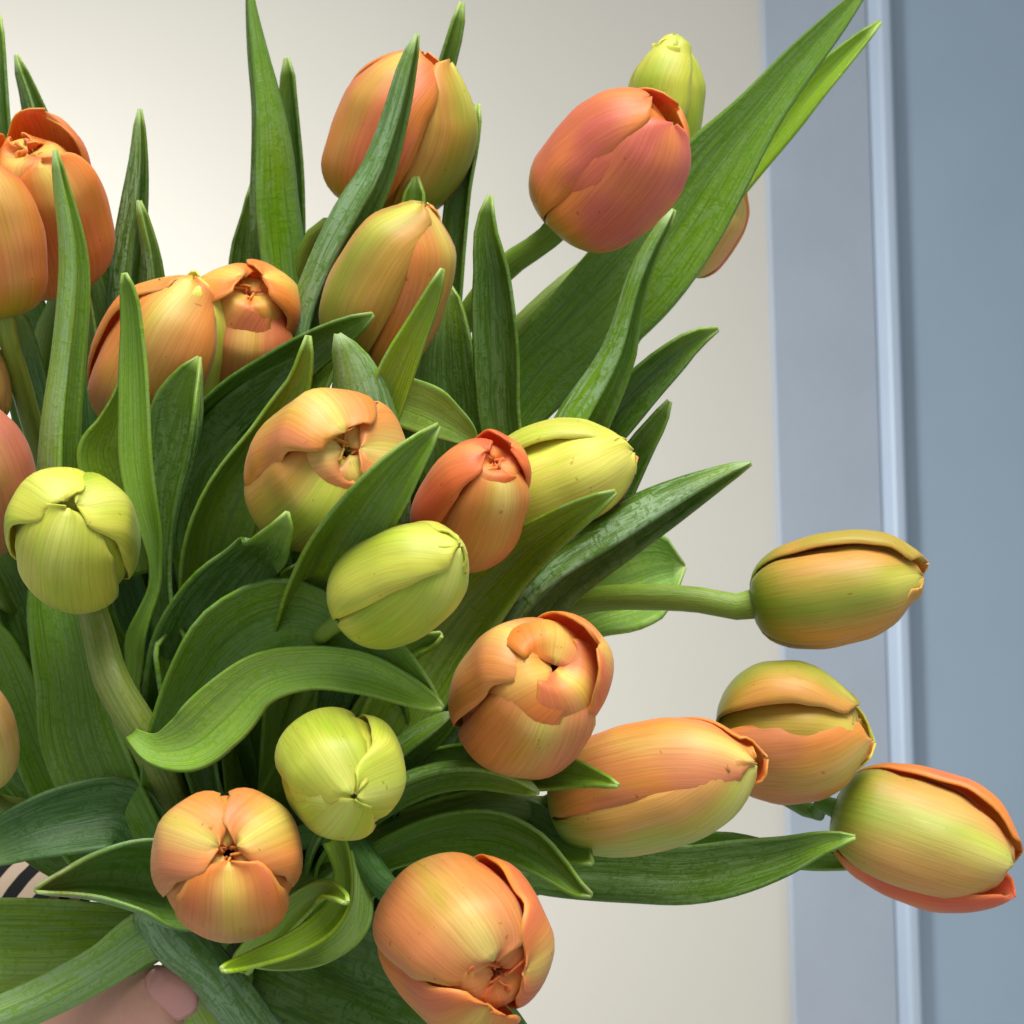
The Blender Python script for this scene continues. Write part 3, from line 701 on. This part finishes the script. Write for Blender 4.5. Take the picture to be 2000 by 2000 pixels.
leaf('bottom_orange', [(450, 1860, 120), (520, 1850, 200), (620, 1880, 240), (740, 1930, 250), (860, 1990, 230), (980, 2060, 160), (1080, 2120, 20)], (4.5, .5), 0, .8, 'D')
leaf('lime_low', [(520, 1830, 40), (590, 1762, 46), (635, 1738, 34), (662, 1748, 20), (675, 1760, 10)], (-4.0, -9.0), 20, 1.8, 'L')
leaf('lime_low', [(650, 1640, 40), (668, 1700, 30), (660, 1760, 36), (626, 1806, 42), (570, 1842, 36), (505, 1868, 26), (460, 1884, 15), (436, 1892, 6)], (-4, -9.4), -30, 1.8, 'L', ext=False, tipc=(196, 230, 30))
leaf('lime_low', [(690, 1660, 50), (690, 1730, 70), (680, 1800, 80), (630, 1850, 60), (560, 1878, 30), (500, 1886, 6)], (-2.0, -6), 10, .9, 'P', ext=False)
leaf('peach_low', [(640, 2240, 96), (565, 2110, 96), (482, 1990, 84), (408, 1895, 84), (342, 1828, 96), (300, 1775, 70)], (2.6, .6), 10, -2.2, 'G', ext=False, tipc=(120, 150, 100))
leaf('lime_low', [(560, 2240, 120), (500, 2120, 124), (440, 2020, 120), (398, 1950, 100), (360, 1880, 60), (340, 1840, 20)], (6.4, 4.6), 0, -2.4, 'L', ext=False, tipc=(120, 150, 60))
leaf('bottom_orange', [(760, 2240, 150), (660, 2110, 150), (560, 2000, 130), (490, 1930, 90), (450, 1880, 40)], (4.0, 3.4), 0, -2.0, 'O', ext=False)
leaf('left_low', [(200, 1680, 150), (100, 1600, 180), (0, 1500, 170), (-100, 1400, 120), (-160, 1330, 20)], (5, 4), 0, .8, 'D', ext=False)
# right of the lime bloom
leaf('peach_rolled', [(720, 1540, 60), (775, 1488, 62), (822, 1448, 56), (860, 1420, 40), (890, 1396, 12)], (-1, -3), -36, 2.2, 'M')
leaf('peach_rolled', [(720, 1600, 40), (780, 1552, 56), (850, 1524, 52), (925, 1516, 50), (1000, 1530, 38), (1048, 1549, 12)], (-1.6, -4.4), -24, 1.9, 'M')
leaf('long_orange_green', [(740, 1560, 40), (850, 1496, 60), (950, 1486, 64), (1050, 1502, 76), (1125, 1512, 50), (1170, 1522, 24), (1204, 1533, 8)], (-.6, -5.2), 10, 1.2, 'M')
leaf('long_orange_green', [(700, 1700, 40), (775, 1662, 56), (880, 1632, 72), (975, 1636, 82), (1045, 1668, 70), (1095, 1708, 44), (1130, 1738, 24), (1152, 1748, 12)], (-1, -4), -22, 1.9, 'M', wave=.08)
leaf('long_orange_green', [(900, 1600, 50), (985, 1592, 70), (1050, 1618, 84), (1108, 1652, 72), (1140, 1674, 40), (1154, 1684, 14)], (-.4, -3.0), 10, 1.1, 'D')
leaf('lowest_right', [(840, 1690, 60), (960, 1685, 78), (1100, 1696, 100), (1230, 1702, 108), (1350, 1706, 106), (1450, 1690, 96), (1540, 1668, 66), (1610, 1644, 36), (1669, 1634, 9)], (3, -.6), 20, 1.1, 'D')
leaf('lowest_right', [(1200, 1680, 60), (1330, 1672, 70), (1420, 1660, 56), (1500, 1668, 40), (1590, 1682, 28), (1670, 1684, 20), (1722, 1685, 6)], (3, 2.0), -20, 1.6, 'M')
leaf('long_orange_green', [(760, 1480, 70), (762, 1410, 66), (745, 1350, 56), (712, 1320, 30), (700, 1310, 8)], (-.6, -2.4), 15, 1.4, 'D')
leaf('peach_rolled', [(770, 1300, 30), (815, 1262, 30), (842, 1250, 24), (860, 1240, 10)], (-3.4, -4.2), 0, 1.8, 'M', ext=False)
leaf('peach_rolled', [(760, 1480, 120), (820, 1400, 110), (880, 1350, 80), (900, 1330, 20)], (.5, .5), 0, 1, 'M')
# deep leaves inside the bunch
for k_, st_ in [('green_orange_center', [(430, 1560, 170), (470, 1440, 190), (520, 1330, 190), (560, 1200, 150), (590, 1100, 30)]),
                ('lime_center', [(560, 1640, 170), (640, 1520, 200), (700, 1400, 200), (740, 1280, 180), (770, 1150, 140), (790, 1040, 30)]),
                ('peach_big', [(330, 1600, 160), (300, 1480, 180), (290, 1350, 170), (290, 1200, 150), (300, 1060, 110), (310, 960, 30)]),
                ('orange_mouth', [(420, 1500, 170), (430, 1350, 190), (450, 1200, 190), (500, 1050, 190), (560, 920, 150), (610, 820, 40)]),
                ('left_red', [(260, 1640, 160), (180, 1540, 180), (110, 1430, 180), (60, 1300, 150), (30, 1180, 40)]),
                ('mid_orange', [(620, 1360, 170), (690, 1200, 190), (760, 1060, 180), (810, 940, 150), (840, 850, 30)]),
                ('peach_rolled', [(640, 1640, 150), (740, 1570, 170), (850, 1500, 160), (950, 1420, 110), (1000, 1380, 20)]),
                ('orange_small', [(720, 1380, 170), (800, 1260, 190), (870, 1150, 170), (930, 1060, 120), (970, 990, 20)]),
                ('bottom_orange', [(540, 1760, 150), (650, 1690, 160), (780, 1650, 130), (900, 1640, 90), (980, 1650, 20)]),
                ('left_tall', [(250, 1500, 150), (200, 1320, 170), (150, 1150, 160), (110, 980, 130), (90, 860, 30)])]:
    leaf(k_, st_, (7.0, 5.0), random.uniform(-20, 20), .9, 'D', ext=True)

# ------------------------------------------------------------------ the hand that holds the stems
skin_m = plain_mat('skin', lin((222, 164, 140)), 0.5, 0.35, 60, 0.12, 0.25, 500, sss=0.2)
nail_m = plain_mat('nail', lin((216, 150, 138)), 0.22, 0.5, 40, 0.05)

def sleeve_mat():
    m, nt, N, L = nodes_of('striped_knit')
    uv = mk(N, 'ShaderNodeUVMap', uv_map='UVMap')
    sep = mk(N, 'ShaderNodeSeparateXYZ'); L.new(uv.outputs[0], sep.inputs[0])
    mu = mk(N, 'ShaderNodeMath', operation='MULTIPLY'); mu.inputs[1].default_value = 6.5
    L.new(sep.outputs[1], mu.inputs[0])
    frc = mk(N, 'ShaderNodeMath', operation='FRACT'); L.new(mu.outputs[0], frc.inputs[0])
    gt = mk(N, 'ShaderNodeMath', operation='GREATER_THAN'); gt.inputs[1].default_value = 0.5; L.new(frc.outputs[0], gt.inputs[0])
    c = mixc(N, L, lin((206, 180, 156)), lin((16, 15, 17)), gt.outputs[0])
    bs = mk(N, 'ShaderNodeBsdfPrincipled'); L.new(c, bs.inputs['Base Color']); bs.inputs['Roughness'].default_value = 0.9
    out = mk(N, 'ShaderNodeOutputMaterial'); L.new(bs.outputs[0], out.inputs[0])
    return m

wr = P(-500, 1560, 15)
person = empty('person', wr)
tag(person, 'hand in a black and cream striped sleeve gripping the tulip stems at the lower left', 'person')
def skin_body(name, joints, edges, parent, origin, mat):
    me = bpy.data.meshes.new(name)
    me.from_pydata([tuple(P(*j[:3]) - origin) for j in joints], edges, [])
    me.materials.append(mat)
    ob = bpy.data.objects.new(name, me)
    COL.objects.link(ob); ob.parent = parent
    sk = ob.modifiers.new('skin', 'SKIN'); sk.use_smooth_shade = True; sk.branch_smoothing = 0.6
    me.skin_vertices.new() if not len(me.skin_vertices) else None
    for i, j in enumerate(joints):
        r = j[3] * PX(j[2])
        me.skin_vertices[0].data[i].radius = (r, r * (j[4] if len(j) > 4 else 1))
    me.skin_vertices[0].data[0].use_root = True
    ss = ob.modifiers.new('sub', 'SUBSURF'); ss.levels = 2; ss.render_levels = 3
    return ob
J = [(275, 1985, 11.5, 170, .45),          # 0 palm
     (60, 1960, 12.5, 105, .7), (-120, 1850, 13.5, 100, .8), (-330, 1740, 14.5, 100, .85),      # wrist, forearm
     (60, 2090, 7.5, 90, 1), (170, 2020, 4.6, 84, 1), (255, 1978, 3.6, 74, 1), (318, 1956, 3.2, 84, 1), (352, 1948, 3.2, 66, 1),   # thumb
     (480, 2010, 13.2, 58), (620, 1880, 13.4, 50), (700, 1790, 12.6, 46), (745, 1738, 11.8, 42), (760, 1718, 11.4, 34),         # index finger behind the stems
     (500, 2110, 13.4, 58), (660, 2030, 13.6, 50), (750, 1960, 12.6, 46), (800, 1920, 11.8, 40),
     (480, 2200, 13.2, 54), (640, 2170, 13.6, 48), (740, 2110, 12.8, 44), (790, 2080, 12.0, 38),
     (440, 2290, 13.0, 48), (580, 2290, 13.2, 42), (680, 2250, 12.6, 38), (720, 2220, 12.0, 32)]
E = [(0, 1), (1, 2), (2, 3), (0, 4), (4, 5), (5, 6), (6, 7), (7, 8), (0, 9), (9, 10), (10, 11), (11, 12), (12, 13),
     (0, 14), (14, 15), (15, 16), (16, 17), (0, 18), (18, 19), (19, 20), (20, 21), (0, 22), (22, 23), (23, 24), (24, 25)]
skin_body('hand', J, E, person, wr, skin_m)
def nail(cu, cv, d, rx, ry, ang, parent, origin):
    n_, m_ = 13, 13
    V = np.zeros((n_, m_, 3)); UV = np.zeros((n_, m_, 2)); C = np.ones((n_, m_, 3))
    ca, sa = math.cos(ang), math.sin(ang)
    for i in range(n_):
        for j in range(m_):
            a = i / (n_ - 1) * 2 - 1; b = j / (m_ - 1) * 2 - 1
            q = (abs(a) ** 3 + abs(b) ** 3) ** (1 / 3) + 1e-9
            s_ = max(abs(a), abs(b)) / q
            x, y = a * s_, b * s_
            du = x * rx; dv = y * ry
            V[i, j] = P(cu + du * ca - dv * sa, cv + du * sa + dv * ca, d + 0.62 * y * y + 0.34 * x * x)
    return grid_mesh('nail', V, UV, C, [nail_m], parent, flip=True, thick=0.0006, origin=origin)
nail(336, 1938, 2.0, 46, 54, math.radians(-18), person, wr)
sl = tube('sleeve', [P(-420, 1560, 15), P(-240, 1640, 14.5), P(-70, 1740, 13.5), P(95, 1835, 12.6)], [0.030, 0.030, 0.029, 0.027], person, wr, (255, 255, 255), sleeve_mat(), 50, 28)
